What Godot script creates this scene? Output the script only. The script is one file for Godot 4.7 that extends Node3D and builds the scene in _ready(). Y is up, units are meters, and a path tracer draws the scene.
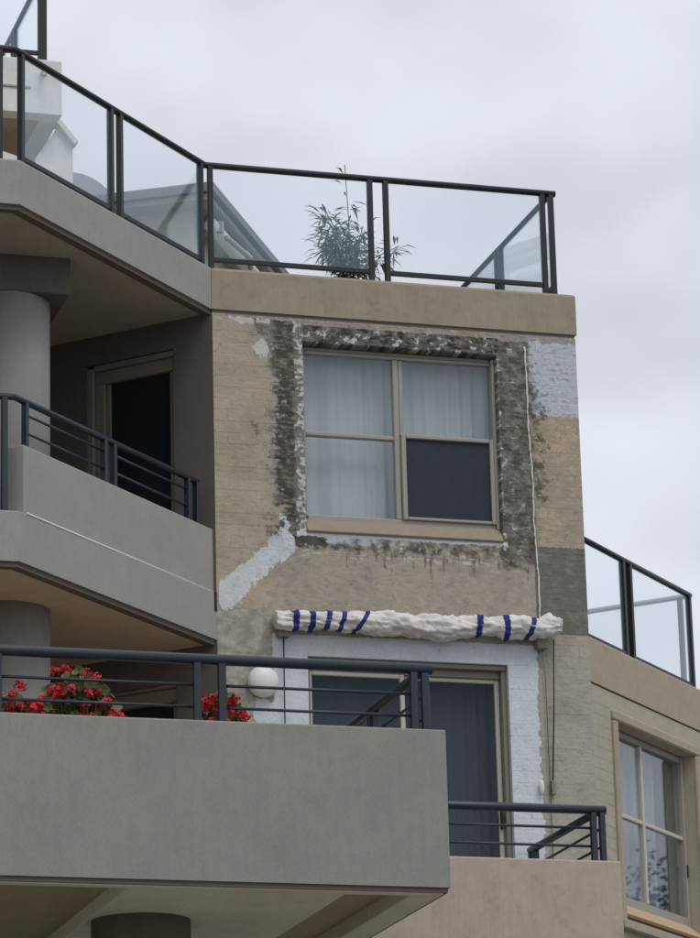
extends Node3D
# An old apartment building under repair, seen from the street below through a long lens.
# X runs along the stripped facade, Z towards the street, Y up; ground at 0.

const S := 0.70710678
const HB := 11.881      # underside of the roof parapet
const PT := 12.257      # top of the roof parapet
const STOREY := 2.876
const K := 1.62
var M := {}
var building: Node3D
var rng := RandomNumberGenerator.new()

# ------------------------------------------------------------------ small helpers
func pc(r: float, g: float, b: float, k := K) -> Color:
	var c := Color(r / 255.0, g / 255.0, b / 255.0).srgb_to_linear()
	c = Color(minf(c.r * k, 0.85), minf(c.g * k, 0.85), minf(c.b * k, 0.85))
	return c.linear_to_srgb()

func mb(smooth := false) -> SurfaceTool:
	var st := SurfaceTool.new()
	st.begin(Mesh.PRIMITIVE_TRIANGLES)
	st.set_smooth_group(0 if smooth else 0xFFFFFFFF)
	return st

func tri(st: SurfaceTool, a: Vector3, b: Vector3, c: Vector3):
	st.add_vertex(a); st.add_vertex(c); st.add_vertex(b)

func quad(st: SurfaceTool, a: Vector3, b: Vector3, c: Vector3, d: Vector3):   # counter-clockwise seen from outside
	tri(st, a, b, c); tri(st, a, c, d)

func build(st: SurfaceTool, called: String, m: Material, parent: Node) -> MeshInstance3D:
	st.generate_normals()
	var o := MeshInstance3D.new()
	o.mesh = st.commit()
	o.material_override = m
	o.name = called
	parent.add_child(o, true)
	return o

func thing(called: String, label: String, category: String, group := "") -> Node3D:
	var o := Node3D.new()
	o.name = called
	add_child(o, true)
	o.set_meta("label", label); o.set_meta("category", category)
	if group != "": o.set_meta("group", group)
	return o

func part(called: String, parent: Node) -> Node3D:
	var o := Node3D.new()
	o.name = called
	parent.add_child(o, true)
	return o

# box by centre, half sizes and axes, edges chamfered by bev
func obox(st: SurfaceTool, c: Vector3, h: Vector3, ax := Vector3.RIGHT, ay := Vector3.UP, az := Vector3.BACK, bev := 0.0):
	var P := func(x: float, y: float, z: float) -> Vector3: return c + ax * x + ay * y + az * z
	if bev <= 0.0:
		var v := []
		for k in 8: v.append(P.call(h.x * (1 if k & 1 else -1), h.y * (1 if k & 2 else -1), h.z * (1 if k & 4 else -1)))
		quad(st, v[4], v[5], v[7], v[6]); quad(st, v[1], v[0], v[2], v[3])
		quad(st, v[5], v[1], v[3], v[7]); quad(st, v[0], v[4], v[6], v[2])
		quad(st, v[6], v[7], v[3], v[2]); quad(st, v[0], v[1], v[5], v[4])
		return
	var rings := []
	for y in [[-h.y, bev], [-h.y + bev, 0.0], [h.y - bev, 0.0], [h.y, bev]]:
		var e: float = y[1]
		var x := h.x - e
		var z := h.z - e
		var b := bev if e == 0.0 else bev * 0.4
		var ring := []
		for q in [[-x + b, z], [x - b, z], [x, z - b], [x, -z + b], [x - b, -z], [-x + b, -z], [-x, -z + b], [-x, z - b]]:
			ring.append(P.call(q[0], y[0], q[1]))
		rings.append(ring)
	for k in 3:
		for i in 8:
			var j := (i + 1) % 8
			quad(st, rings[k][i], rings[k][j], rings[k + 1][j], rings[k + 1][i])
	for i in range(1, 7):
		tri(st, rings[3][0], rings[3][i], rings[3][i + 1])
		tri(st, rings[0][0], rings[0][i + 1], rings[0][i])

func rbox(st: SurfaceTool, x0: float, x1: float, y0: float, y1: float, z0: float, z1: float, bev := 0.0):
	obox(st, Vector3((x0 + x1) / 2, (y0 + y1) / 2, (z0 + z1) / 2), Vector3((x1 - x0) / 2, (y1 - y0) / 2, (z1 - z0) / 2), Vector3.RIGHT, Vector3.UP, Vector3.BACK, bev)

# straight bar of rectangular section from a to b
func bar(st: SurfaceTool, a: Vector3, b: Vector3, w: float, h: float, bev := 0.0, up := Vector3.UP):
	var ax := (b - a).normalized()
	var az := ax.cross(up)
	if az.length() < 0.01: az = Vector3(0, 0, 1)
	az = az.normalized()
	var ay := az.cross(ax)
	obox(st, (a + b) / 2, Vector3(a.distance_to(b) / 2, h / 2, w / 2), ax, ay, az, bev)

func post(st: SurfaceTool, x: float, z: float, y0: float, y1: float, dir: Vector3, w: float, d: float):
	obox(st, Vector3(x, (y0 + y1) / 2, z), Vector3(w / 2, (y1 - y0) / 2, d / 2), dir, Vector3.UP, dir.cross(Vector3.UP), 0.004)

func tube(st: SurfaceTool, pts: Array, r: float, n := 12, cap := true):
	var rings := []
	for i in pts.size():
		var d: Vector3
		if i == 0: d = pts[1] - pts[0]
		elif i == pts.size() - 1: d = pts[i] - pts[i - 1]
		else: d = (pts[i] - pts[i - 1]).normalized() + (pts[i + 1] - pts[i]).normalized()
		d = d.normalized()
		var s := d.cross(Vector3.UP)
		if s.length() < 0.05: s = d.cross(Vector3.BACK)
		s = s.normalized()
		var t := s.cross(d)
		var k := 1.0
		if i > 0 and i < pts.size() - 1:
			k = 1.0 / maxf(0.4, d.dot((pts[i + 1] - pts[i]).normalized()))
		var ring := []
		for j in n:
			var a := TAU * j / n
			ring.append(pts[i] + s * cos(a) * r * k + t * sin(a) * r)
		rings.append(ring)
	for i in pts.size() - 1:
		for j in n:
			var q := (j + 1) % n
			quad(st, rings[i][j], rings[i + 1][j], rings[i + 1][q], rings[i][q])
	if cap:
		for j in n:
			var q := (j + 1) % n
			tri(st, pts[0], rings[0][j], rings[0][q])
			tri(st, pts[-1], rings[-1][q], rings[-1][j])

func cyl(st: SurfaceTool, c: Vector3, r: float, h: float, n := 48):
	for j in n:
		var a := TAU * j / n
		var b := TAU * (j + 1) / n
		var p := c + Vector3(cos(a), 0, sin(a)) * r
		var q := c + Vector3(cos(b), 0, sin(b)) * r
		var u := Vector3(0, h, 0)
		quad(st, q, p, p + u, q + u)
		tri(st, c + u, q + u, p + u); tri(st, c, p, q)

# upright prism on a plan polygon (x, z), top edge chamfered
func prism(st: SurfaceTool, plan: PackedVector2Array, y0: float, y1: float, bev := 0.0, bevb := 0.0):
	var p := plan.duplicate()
	var area := 0.0
	for i in p.size(): area += p[i].cross(p[(i + 1) % p.size()])
	if area > 0: p.reverse()            # now counter-clockwise seen from above
	var n := p.size()
	var inset := func(b: float) -> PackedVector2Array:
		var o := PackedVector2Array()
		for i in n:
			var d0 := (p[i] - p[(i + n - 1) % n]).normalized()
			var d1 := (p[(i + 1) % n] - p[i]).normalized()
			var n0 := Vector2(d0.y, -d0.x)
			var n1 := Vector2(d1.y, -d1.x)
			o.append(p[i] + (n0 + n1) / maxf(0.3, 1.0 + n0.dot(n1)) * b)
		return o
	var rings := []
	if bevb > 0: rings.append([inset.call(bevb), y0])
	rings.append([p, y0 + bevb])
	if bev > 0:
		rings.append([p, y1 - bev])
		rings.append([inset.call(bev * 0.3), y1 - bev * 0.3])
		rings.append([inset.call(bev), y1])
	else: rings.append([p, y1])
	for k in rings.size() - 1:
		var a: PackedVector2Array = rings[k][0]
		var b: PackedVector2Array = rings[k + 1][0]
		for i in n:
			var j := (i + 1) % n
			quad(st, Vector3(a[i].x, rings[k][1], a[i].y), Vector3(a[j].x, rings[k][1], a[j].y), Vector3(b[j].x, rings[k + 1][1], b[j].y), Vector3(b[i].x, rings[k + 1][1], b[i].y))
	for e in [0, rings.size() - 1]:
		var r: PackedVector2Array = rings[e][0]
		var t := Geometry2D.triangulate_polygon(r)
		for k in range(0, t.size(), 3):
			var a := Vector3(r[t[k]].x, rings[e][1], r[t[k]].y)
			var b := Vector3(r[t[k + 1]].x, rings[e][1], r[t[k + 1]].y)
			var c := Vector3(r[t[k + 2]].x, rings[e][1], r[t[k + 2]].y)
			var up := (b - a).cross(c - a).y > 0
			if up == (e > 0): tri(st, a, b, c)
			else: tri(st, a, c, b)

# a wall of thickness w that follows an open path, outer face on the path; side = +1 or -1 picks the inner side
func strip(path: Array, w: float, out := 0.0, side := 1.0) -> PackedVector2Array:
	var a := PackedVector2Array()
	var b := PackedVector2Array()
	for i in path.size():
		var d0: Vector2 = (path[i] - path[maxi(i - 1, 0)]).normalized() if i > 0 else (path[1] - path[0]).normalized()
		var d1: Vector2 = (path[i + 1] - path[i]).normalized() if i < path.size() - 1 else d0
		var n0 := Vector2(d0.y, -d0.x) * side
		var n1 := Vector2(d1.y, -d1.x) * side
		var m := (n0 + n1) / (1.0 + n0.dot(n1))
		a.append(path[i] - m * out)
		b.append(path[i] + m * w)
	b.reverse()
	a.append_array(b)
	return a

# flat wall with rectangular openings. O origin, d along, n outward, size, thickness
func wall_panel(st: SurfaceTool, O: Vector3, d: Vector3, n: Vector3, u1: float, v0: float, v1: float, w: float, holes: Array, mapped := false):
	var us := [0.0, u1]
	var vs := [v0, v1]
	for h in holes:
		us.append(h[0]); us.append(h[1]); vs.append(h[2]); vs.append(h[3])
	us.sort(); vs.sort()
	var P := func(u: float, v: float, k: float) -> Vector3: return O + d * u + Vector3(0, v, 0) + n * k
	var flip := d.cross(Vector3.UP).dot(n) < 0
	var Q := func(a: Vector3, b: Vector3, c: Vector3, e: Vector3):
		var L := [a, b, c, e]
		if flip: L.reverse()
		for k in [0, 2, 1, 0, 3, 2]:
			if mapped: st.set_uv(fuv(L[k]))
			st.add_vertex(L[k])
	for i in us.size() - 1:
		for j in vs.size() - 1:
			var a: float = us[i]
			var b: float = us[i + 1]
			var c: float = vs[j]
			var e: float = vs[j + 1]
			if b - a < 1e-5 or e - c < 1e-5: continue
			var open := false
			for h in holes:
				if (a + b) / 2 > h[0] and (a + b) / 2 < h[1] and (c + e) / 2 > h[2] and (c + e) / 2 < h[3]: open = true
			if open: continue
			Q.call(P.call(a, c, 0), P.call(b, c, 0), P.call(b, e, 0), P.call(a, e, 0))
			Q.call(P.call(b, c, -w), P.call(a, c, -w), P.call(a, e, -w), P.call(b, e, -w))
	for h in holes:
		# reveals face into the opening
		Q.call(P.call(h[0], h[2], 0), P.call(h[0], h[3], 0), P.call(h[0], h[3], -w), P.call(h[0], h[2], -w))
		Q.call(P.call(h[1], h[3], 0), P.call(h[1], h[2], 0), P.call(h[1], h[2], -w), P.call(h[1], h[3], -w))
		Q.call(P.call(h[0], h[3], 0), P.call(h[1], h[3], 0), P.call(h[1], h[3], -w), P.call(h[0], h[3], -w))
		Q.call(P.call(h[1], h[2], 0), P.call(h[0], h[2], 0), P.call(h[0], h[2], -w), P.call(h[1], h[2], -w))
	Q.call(P.call(0, v0, -w), P.call(0, v0, 0), P.call(0, v1, 0), P.call(0, v1, -w))
	Q.call(P.call(u1, v0, 0), P.call(u1, v0, -w), P.call(u1, v1, -w), P.call(u1, v1, 0))
	Q.call(P.call(0, v1, 0), P.call(u1, v1, 0), P.call(u1, v1, -w), P.call(0, v1, -w))
	Q.call(P.call(0, v0, -w), P.call(u1, v0, -w), P.call(u1, v0, 0), P.call(0, v0, 0))

# ------------------------------------------------------------------ materials
func field(w: int, h: int, seed_: int, freq: float, octaves := 4, kind := FastNoiseLite.TYPE_SIMPLEX_SMOOTH, seamless := false) -> PackedByteArray:
	var n := FastNoiseLite.new()
	n.noise_type = kind; n.seed = seed_; n.frequency = freq
	n.fractal_type = FastNoiseLite.FRACTAL_FBM; n.fractal_octaves = octaves
	var im: Image = n.get_seamless_image(w, h) if seamless else n.get_image(w, h)
	im.convert(Image.FORMAT_L8)
	return im.get_data()

func std(c: Color, rough := 0.9, spec := 0.5) -> StandardMaterial3D:
	var m := StandardMaterial3D.new()
	m.albedo_color = c; m.roughness = rough; m.metallic_specular = spec
	return m

var plaster_tex := []
var grain_normal: ImageTexture
func make_plaster_tex():
	var N := 512
	var fine := field(N, N, 5, 0.25, 2, FastNoiseLite.TYPE_SIMPLEX_SMOOTH, true)
	for v in 2:
		var low := field(N, N, 11 + v, 0.008, 4, FastNoiseLite.TYPE_SIMPLEX_SMOOTH, true)
		var mid := field(N, N, 31 + v, 0.04, 4, FastNoiseLite.TYPE_SIMPLEX_SMOOTH, true)
		var stain := field(N, N, 51 + v, 0.02, 5, FastNoiseLite.TYPE_SIMPLEX_SMOOTH, true)
		var runs := field(N * 2, N / 8, 91 + v, 0.05, 4, FastNoiseLite.TYPE_SIMPLEX_SMOOTH, true)
		var hair := field(N, N, 95 + v, 0.012, 4, FastNoiseLite.TYPE_SIMPLEX_SMOOTH, true)
		var d := PackedByteArray()
		d.resize(N * N * 3)
		for i in N * N:
			var rn := runs[((i / N) / 8) * N * 2 + (i % N) * 2]
			var x := 232.0 + (low[i] - 128) * 0.06 + (mid[i] - 128) * 0.035 + (fine[i] - 128) * 0.06
			x += (rn - 128) * (0.03 + 0.008 * v)
			if absi(hair[i] - 150) < 1 and low[i] > 140: x -= 16.0
			var s := clampf((stain[i] - 170) / 60.0, 0, 1) * (5.0 + 6.0 * v)
			d[i * 3] = int(clampf(x - s * 0.9, 0, 255)); d[i * 3 + 1] = int(clampf(x - s, 0, 255)); d[i * 3 + 2] = int(clampf(x - s * 1.25, 0, 255))
		var im := Image.create_from_data(N, N, false, Image.FORMAT_RGB8, d)
		im.generate_mipmaps()
		plaster_tex.append(ImageTexture.create_from_image(im))
	var mid2 := field(N, N, 77, 0.06, 3, FastNoiseLite.TYPE_SIMPLEX_SMOOTH, true)
	var hd := PackedByteArray()
	hd.resize(N * N * 4)
	for i in N * N:
		var q := int(clampf(0.75 * fine[i] + 0.25 * mid2[i], 0, 255))
		hd[i * 4] = q; hd[i * 4 + 1] = q; hd[i * 4 + 2] = q; hd[i * 4 + 3] = 255
	var him := Image.create_from_data(N, N, false, Image.FORMAT_RGBA8, hd)
	him.bump_map_to_normal_map(2.0)
	grain_normal = ImageTexture.create_from_image(him)

func plaster(c: Color, v := 0, scale := 0.55, rough := 0.92, bump := 0.22) -> StandardMaterial3D:
	var m := std(c, rough, 0.3)
	m.albedo_texture = plaster_tex[v]
	m.uv1_triplanar = true; m.uv1_world_triplanar = true
	m.uv1_scale = Vector3.ONE * scale
	m.uv1_offset = Vector3(rng.randf(), rng.randf(), rng.randf())
	m.normal_enabled = true; m.normal_texture = grain_normal; m.normal_scale = bump
	return m

func pane_mat(c: Color, a: float) -> StandardMaterial3D:
	var m := StandardMaterial3D.new()
	m.transparency = BaseMaterial3D.TRANSPARENCY_ALPHA
	m.albedo_color = Color(c.r, c.g, c.b, a); m.roughness = 0.02; m.metallic_specular = 0.6
	return m

# facade paint: what is left of the coats on the stripped wall, in metres x, y
const FX := 3.25
const FY0 := 6.1
const FY1 := 11.9
const PPM := 256
func sstep(a: float, b: float, x: float) -> float:
	var t := clampf((x - a) / (b - a), 0, 1)
	return t * t * (3 - 2 * t)

func facade_texture() -> Array:
	var W := int(FX * PPM)
	var H := int((FY1 - FY0) * PPM)
	var A := field(W, H, 1, 0.008, 4)
	var B := field(W, H, 2, 0.03, 4)
	var B2 := field(W, H, 3, 0.035, 4)
	var C := field(W, H, 4, 0.09, 3)
	var C2 := field(W, H, 9, 0.07, 4)
	var D := field(W, H, 6, 0.3, 2)
	var V := field(W * 3, H / 4, 8, 0.03, 3)         # read stretched: runs downwards
	var Hz := field(W / 4 + 1, H, 12, 0.10, 3)        # read stretched: level dashes
	var cl := func(r: float, g: float, b: float) -> Vector3:
		var c := Color(r / 255.0, g / 255.0, b / 255.0).srgb_to_linear()
		return Vector3(c.r, c.g, c.b) * K
	var tan_: Vector3 = cl.call(142, 134, 118)
	var tan2: Vector3 = cl.call(130, 122, 107)
	var ochre: Vector3 = cl.call(142, 129, 111)
	var dark: Vector3 = cl.call(86, 84, 79)
	var dark2: Vector3 = cl.call(60, 59, 55)
	var grey: Vector3 = cl.call(120, 117, 109)
	var white: Vector3 = cl.call(165, 170, 174)
	var fleck: Vector3 = cl.call(160, 161, 157)
	var blue: Vector3 = cl.call(150, 154, 160)
	var slate: Vector3 = cl.call(89, 89, 82)
	var low_: Vector3 = cl.call(136, 133, 121)
	var rend: Vector3 = cl.call(134, 125, 113)
	var black_: Vector3 = cl.call(48, 47, 43)
	var moss: Vector3 = cl.call(86, 86, 66)
	var data := PackedByteArray()
	data.resize(W * H * 3)
	var hgt := PackedByteArray()
	hgt.resize(W * H * 4)
	for j in H:
		var y := FY1 - (j + 0.5) / PPM
		for i in W:
			var x := (i + 0.5) / PPM
			var q := j * W + i
			var a := (A[q] - 128) / 128.0
			var b := (B[q] - 128) / 128.0
			var b2 := (B2[q] - 128) / 128.0
			var a2 := (A[W * H - 1 - q] - 128) / 128.0
			var c := (C[q] - 128) / 128.0
			var c2 := (C2[q] - 128) / 128.0
			var d := (D[q] - 128) / 128.0
			var vr := (V[(j / 4) * W * 3 + i * 3] - 128) / 128.0
			var hz := (Hz[j * (W / 4 + 1) + i / 4] - 128) / 128.0
			# distance from a course joint
			var cy := fposmod(y - 7.1, 0.1)
			var joint := cy < 0.012
			var col: Vector3
			# left tan paint
			col = tan_.lerp(tan2, clampf(0.5 + a * 0.9 + b * 0.5, 0, 1)).lerp(ochre, clampf(a2 * 1.4 + sstep(0.2, 0.45, x) * 0.4 - 0.15, 0, 0.7))
			if y < 9.3 + 0.04 * b and x < 0.9:
				col = grey.lerp(low_, clampf(0.4 + b * 1.2, 0, 1))
			if x >= 0.45 + 0.06 * b and x < 2.82 and y < 9.86 + 0.03 * b2:
				col = rend.lerp(grey, clampf(0.25 + a * 0.7 + b2 * 0.8, 0, 1))
			# right-hand strip, in bands
			if x >= 2.79:
				if y > 11.13 + 0.015 * c: col = blue.lerp(grey, clampf(hz * 1.1 + c2 * 0.5 - 0.05 + b * 0.5, 0, 0.75))
				elif y > 9.955 + 0.006 * c: col = tan2.lerp(ochre, clampf(0.4 + a2 + b * 0.8, 0, 1)).lerp(moss, clampf(c2 * 0.6 + b * 0.5 - 0.2, 0, 0.4))
				elif y > 9.19 + 0.006 * c: col = slate.lerp(grey, clampf(b * 0.4, 0, 0.3))
				else: col = low_.lerp(grey, clampf(0.3 + a * 0.8 + b * 0.6, 0, 1))
			# stripped zone
			var m := 0.0
			var dk := dark
			var thr := 9.0           # white remnants show where the noise passes this
			var nz := b * 0.6 + c2 * 0.45 + hz * 0.35
			if x < 0.79 and y > 9.80 and y < 11.82:
				var s := 0.785 - x
				var reach := 0.33 + 0.17 * a + 0.09 * b + 0.06 * hz + 0.06 * sstep(11.2, 11.75, y)
				m = (1.0 - sstep(reach - 0.07, reach + 0.03, s + 0.03 * c)) * sstep(9.82, 9.92, y + 0.06 * b)
				col = col.lerp(grey, (1.0 - sstep(reach, reach + 0.20, s)) * clampf(0.35 + b2 * 0.6, 0, 0.6))
				var core := sstep(0.04, 0.11, s + 0.03 * b) * (1.0 - sstep(0.20, 0.30, s))
				dk = grey.lerp(dark, clampf(0.55 + 0.5 * b2, 0, 1)).lerp(dark2, clampf(core * (0.9 + 0.9 * hz + 0.6 * b2), 0, 1))
				thr = 0.52 - 0.50 * (1.0 - sstep(0.05, 0.12, s))
			elif y > 11.64 and y < 11.80 and x >= 0.79 and x < 2.54:
				m = 1.0
				dk = dark.lerp(black_, clampf(0.5 + 1.1 * hz + 0.9 * b2, 0, 1)).lerp(grey, clampf(0.9 * b + 0.4 * c2, 0, 0.7))
				thr = 0.20 + 0.25 * sstep(11.70, 11.78, y)
			elif y >= 11.79 + 0.03 * b:
				m = 0.85
				dk = grey.lerp(rend, clampf(0.4 + a + b, 0, 1)).lerp(dark, clampf(hz * 0.8, 0, 0.5))
				thr = 0.55
			elif x >= 2.50 and x < 2.80 and y > 9.68:
				m = sstep(9.70, 9.84, y + 0.07 * b2)
				dk = dark.lerp(grey, clampf(0.22 + b * 0.9, 0, 0.8)).lerp(dark2, clampf(0.25 + b2 * 1.0 + hz * 0.6, 0, 0.9))
				thr = 0.55 - (0.25 if joint else 0.0) - 0.35 * (1.0 - sstep(2.53, 2.56, x))
			elif x >= 2.80 and y > 9.96 and y < 11.80:
				var rb := 2.91 + 0.10 * b + 0.07 * c2
				if y > 11.15: rb = 2.84 + 0.07 * c2 + 0.10 * sstep(11.5, 11.2, y)
				if y < 10.3: rb = 2.83 + 0.03 * c2
				m = (1.0 - sstep(rb - 0.04, rb + 0.04, x)) * clampf(0.7 + b2, 0, 1)
				dk = dark.lerp(dark2, clampf(0.3 + b2 + hz * 0.6, 0, 1)).lerp(moss, 0.3)
				thr = 0.62 - (0.2 if joint else 0.0)
			if x > 0.50 and x < 2.80 and y > 9.76 and y < 9.975:
				var band := sstep(9.805, 9.835, y + 0.03 * b) * sstep(0.55, 0.64, x)
				if band * clampf(0.7 + b2 * 1.2, 0, 1) > m:
					m = band * clampf(0.7 + b2 * 1.2, 0, 1)
					dk = dark.lerp(dark2, clampf(0.5 + hz * 1.3, 0, 1)).lerp(grey, clampf(b, 0, 0.6))
					thr = 0.42
			if y < 9.86 and y > 9.5 and x > 1.1 and x < 2.75:
				var run := clampf((vr + 0.6 * b2 + 0.10 - (9.84 - y) * 3.6) * 2.5, 0, 1) * 0.8
				if run > m:
					m = run
					dk = dark
			var blot := Vector2((x - 0.80) / 0.15, (y - 9.90) / 0.055).length() + b * 0.7 + hz * 0.3
			if blot < 1.0 and y < 9.965:
				m = maxf(m, 0.9)
				dk = dark2.lerp(black_, clampf(0.4 + b2, 0, 1))
				thr = 0.6
			if y < 9.84 and y > 9.76 and x > 0.60 and x < 2.45: col = col.lerp(fleck, sstep(0.2, 0.4, hz + 0.4 * b) * 0.6)
			if m > 0.01:
				dk = dk.lerp(moss, clampf(a * 1.2 + c2 * 0.4 - 0.3, 0, 0.35))
				dk = dk.lerp(fleck, sstep(thr - 0.10, thr + 0.16, nz) * 0.85)
				dk *= 1.0 + 0.16 * c + 0.10 * d
				col = col.lerp(dk, m)
			var before := col
			# white filler: dab by the corner, band from the sill corner down to the balcony, line under the sill
			var t := Vector2(x - 0.06, y - 9.38)
			var ax := Vector2(0.56, 0.50).normalized()
			var al := t.dot(ax)
			var ac := absf(t.dot(Vector2(-ax.y, ax.x)) + 0.02 * b)
			var hw := 0.095 + 0.03 * b2 + 0.02 * c + 0.03 * sstep(0.3, 0.0, al)
			if al > -0.08 + 0.03 * c and al < 0.80 + 0.05 * b and x > 0.02:
				col = col.lerp(white, (1.0 - sstep(hw - 0.012, hw + 0.012, ac)) * clampf(0.86 + b * 0.25 - sstep(0.55, 0.8, al) * 0.2, 0, 1))
			if x > 0.55 and x < 0.68 and y > 9.85 and y < 10.12:
				col = col.lerp(white, sstep(0.0, 0.12, 0.25 + b2 * 0.8 - absf(x - 0.61) * 4.0) * 0.8)
			var dab := Vector2((x - 0.42) / 0.085, (y - 11.56) / 0.07).length() + b * 0.8 + c * 0.3
			col = col.lerp(fleck, (1.0 - sstep(0.85, 1.0, dab)) * 0.85)
			var dab2 := Vector2((x - 0.28) / 0.20, (y - 11.80) / 0.03).length() + b2 * 0.9 + c * 0.3
			col = col.lerp(fleck, (1.0 - sstep(0.8, 1.0, dab2)) * 0.75)
			if y < 9.975 and y > 9.935 + 0.012 * b + 0.008 * c and x > 0.70 and x < 2.56: col = col.lerp(white, clampf(0.95 + b * 0.4, 0, 1))
			if y < 9.955 and y > 9.87 and x > 0.72 and blot > 1.0: col = col.lerp(blue, clampf(sstep(1.7, 0.9, x + 0.3 * b2) * 0.9 + c2 * 0.3, 0, 0.85) * sstep(9.865, 9.89, y + 0.02 * b) * (1.0 - sstep(2.5, 2.6, x)))
			# primed surround of the door
			var wl := 0.47 + 0.012 * c
			if y < 8.52 + 0.04 * b: wl = 0.30 + 0.05 * b
			var wr := 2.775 + 0.012 * c + 0.02 * b
			if x > wl and x < wr and y < 9.085 + 0.006 * c:
				col = col.lerp(white, clampf(0.95 + b * 0.12 + c2 * 0.05, 0, 1))
				if c2 + b2 > 1.1: col = col.lerp(grey, 0.3)
			var wm := clampf((col.y - before.y) * 4.0, 0, 1)
			# scattered marks on the tan coats and grime in the joints
			if m < 0.3 and c2 + 0.7 * b2 > 0.66: col *= 0.82
			if m < 0.5 and wm < 0.2: col *= 1.0 + 0.10 * b + 0.07 * hz
			if m < 0.3 and absf(vr) < 0.035 and b > 0.05: col *= 0.93
			if joint and b2 > 0.1 and y > 9.2 and x < 0.78: col *= 0.96
			col *= 1.0 + 0.05 * d + 0.03 * c
			var e := Color(clampf(col.x, 0, 0.85), clampf(col.y, 0, 0.85), clampf(col.z, 0, 0.85)).linear_to_srgb()
			data[q * 3] = e.r8; data[q * 3 + 1] = e.g8; data[q * 3 + 2] = e.b8
			var hh := int(clampf(105 + (22 + 30 * m) * c + (16 + 20 * m) * d + 25 * b * m + 60 * wm + 70 * sstep(thr - 0.10, thr + 0.16, nz) * m - 22 * m, 0, 255))
			hgt[q * 4] = hh; hgt[q * 4 + 1] = hh; hgt[q * 4 + 2] = hh; hgt[q * 4 + 3] = 255
	var im := Image.create_from_data(W, H, false, Image.FORMAT_RGB8, data)
	var hm := Image.create_from_data(W, H, false, Image.FORMAT_RGBA8, hgt)
	hm.bump_map_to_normal_map(5.0)
	return [ImageTexture.create_from_image(im), ImageTexture.create_from_image(hm)]

func fuv(p: Vector3) -> Vector2:
	return Vector2(clampf(p.x / FX, 0.001, 0.999), clampf((FY1 - p.y) / (FY1 - FY0), 0.001, 0.999))

func fquad(st: SurfaceTool, a: Vector3, b: Vector3, c: Vector3, d: Vector3):
	for v in [a, c, b, a, d, c]:
		st.set_uv(fuv(v)); st.add_vertex(v)

# a block of the facade that takes its paint from the facade map
func fblock(called: String, parent: Node, x0: float, x1: float, y0: float, y1: float, z0: float, z1: float, bev: float, jig := 0.0) -> MeshInstance3D:
	var st := mb()
	var o := [Vector3(x0, y0, z0), Vector3(x1, y0, z0), Vector3(x1, y1, z0), Vector3(x0, y1, z0)]
	var m := []
	var f := []
	for k in 4:
		m.append(Vector3(o[k].x, o[k].y, z1 - bev))
		var sx := 1.0 if k == 0 or k == 3 else -1.0
		var sy := 1.0 if k < 2 else -1.0
		f.append(Vector3(o[k].x + sx * bev * 1.4 + rng.randf_range(-jig, jig), o[k].y + sy * bev * 1.2 + rng.randf_range(-jig, jig), z1 + rng.randf_range(-jig, jig) * 0.3))
	for k in 4:
		var l := (k + 1) % 4
		fquad(st, o[k], o[l], m[l], m[k])
		fquad(st, m[k], m[l], f[l], f[k])
	fquad(st, f[0], f[1], f[2], f[3])
	st.generate_normals(); st.generate_tangents()
	var n := MeshInstance3D.new()
	n.mesh = st.commit(); n.material_override = M.facade; n.name = called
	parent.add_child(n, true)
	return n

# ------------------------------------------------------------------ sky
func make_sky() -> Sky:
	var W := 1536
	var H := 768
	var n := FastNoiseLite.new()
	n.seed = 21; n.noise_type = FastNoiseLite.TYPE_SIMPLEX_SMOOTH; n.frequency = 4.6
	n.fractal_type = FastNoiseLite.FRACTAL_FBM; n.fractal_octaves = 5; n.fractal_gain = 0.6
	var im := Image.create(W, H, false, Image.FORMAT_RGBF)
	for j in H:
		var el := PI * (0.5 - (j + 0.5) / H)
		for i in W:
			var c: Vector3
			if el < -0.03: c = Vector3(0.30, 0.30, 0.29)
			else:
				var az := TAU * (i + 0.5) / W
				var d := Vector3(cos(el) * sin(az), sin(el) * 1.9, cos(el) * cos(az))
				var v := n.get_noise_3dv(d * 1.0)
				var L := 0.715 * (1.0 + 0.55 * sstep(0.25, 1.3, el)) * (1.0 + 0.40 * v)
				c = Vector3(L * (0.955 - 0.02 * v), L * 0.998, L * (1.115 - 0.03 * v))
			im.set_pixel(i, j, Color(c.x, c.y, c.z))
	var pm := PanoramaSkyMaterial.new()
	pm.panorama = ImageTexture.create_from_image(im)
	var sky := Sky.new()
	sky.sky_material = pm
	return sky

# ------------------------------------------------------------------ the scene
func _ready():
	rng.seed = 7
	var cam := Camera3D.new()
	cam.transform = Transform3D(Basis(Vector3(0.9591986, -0.02539375, 0.28159049), Vector3(-0.05811623, 0.95698264, 0.28426524), -Vector3(0.27669577, 0.2890318, -0.91646062)).orthonormalized(), Vector3(-7.383, 1.6, 28.354))
	cam.fov = 14.55; cam.near = 0.1; cam.far = 600.0
	add_child(cam)
	cam.make_current()
	var we := WorldEnvironment.new()
	var env := Environment.new()
	env.background_mode = Environment.BG_SKY
	env.sky = make_sky()
	env.tonemap_mode = Environment.TONE_MAPPER_LINEAR
	env.tonemap_exposure = 1.0
	env.sdfgi_enabled = true; env.ssao_enabled = true; env.ssil_enabled = true
	we.environment = env
	add_child(we)
	var sun := DirectionalLight3D.new()
	sun.light_energy = 0.35; sun.light_angular_distance = 25.0
	sun.light_color = Color(1.0, 0.98, 0.95); sun.shadow_enabled = true
	sun.rotation_degrees = Vector3(-55, 20, 0)
	add_child(sun)
	make_materials()
	make_ground()
	make_building()
	make_roof_pavilion()
	make_railings()
	make_awning()
	make_lamp()
	make_plants()
	make_trees()

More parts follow.
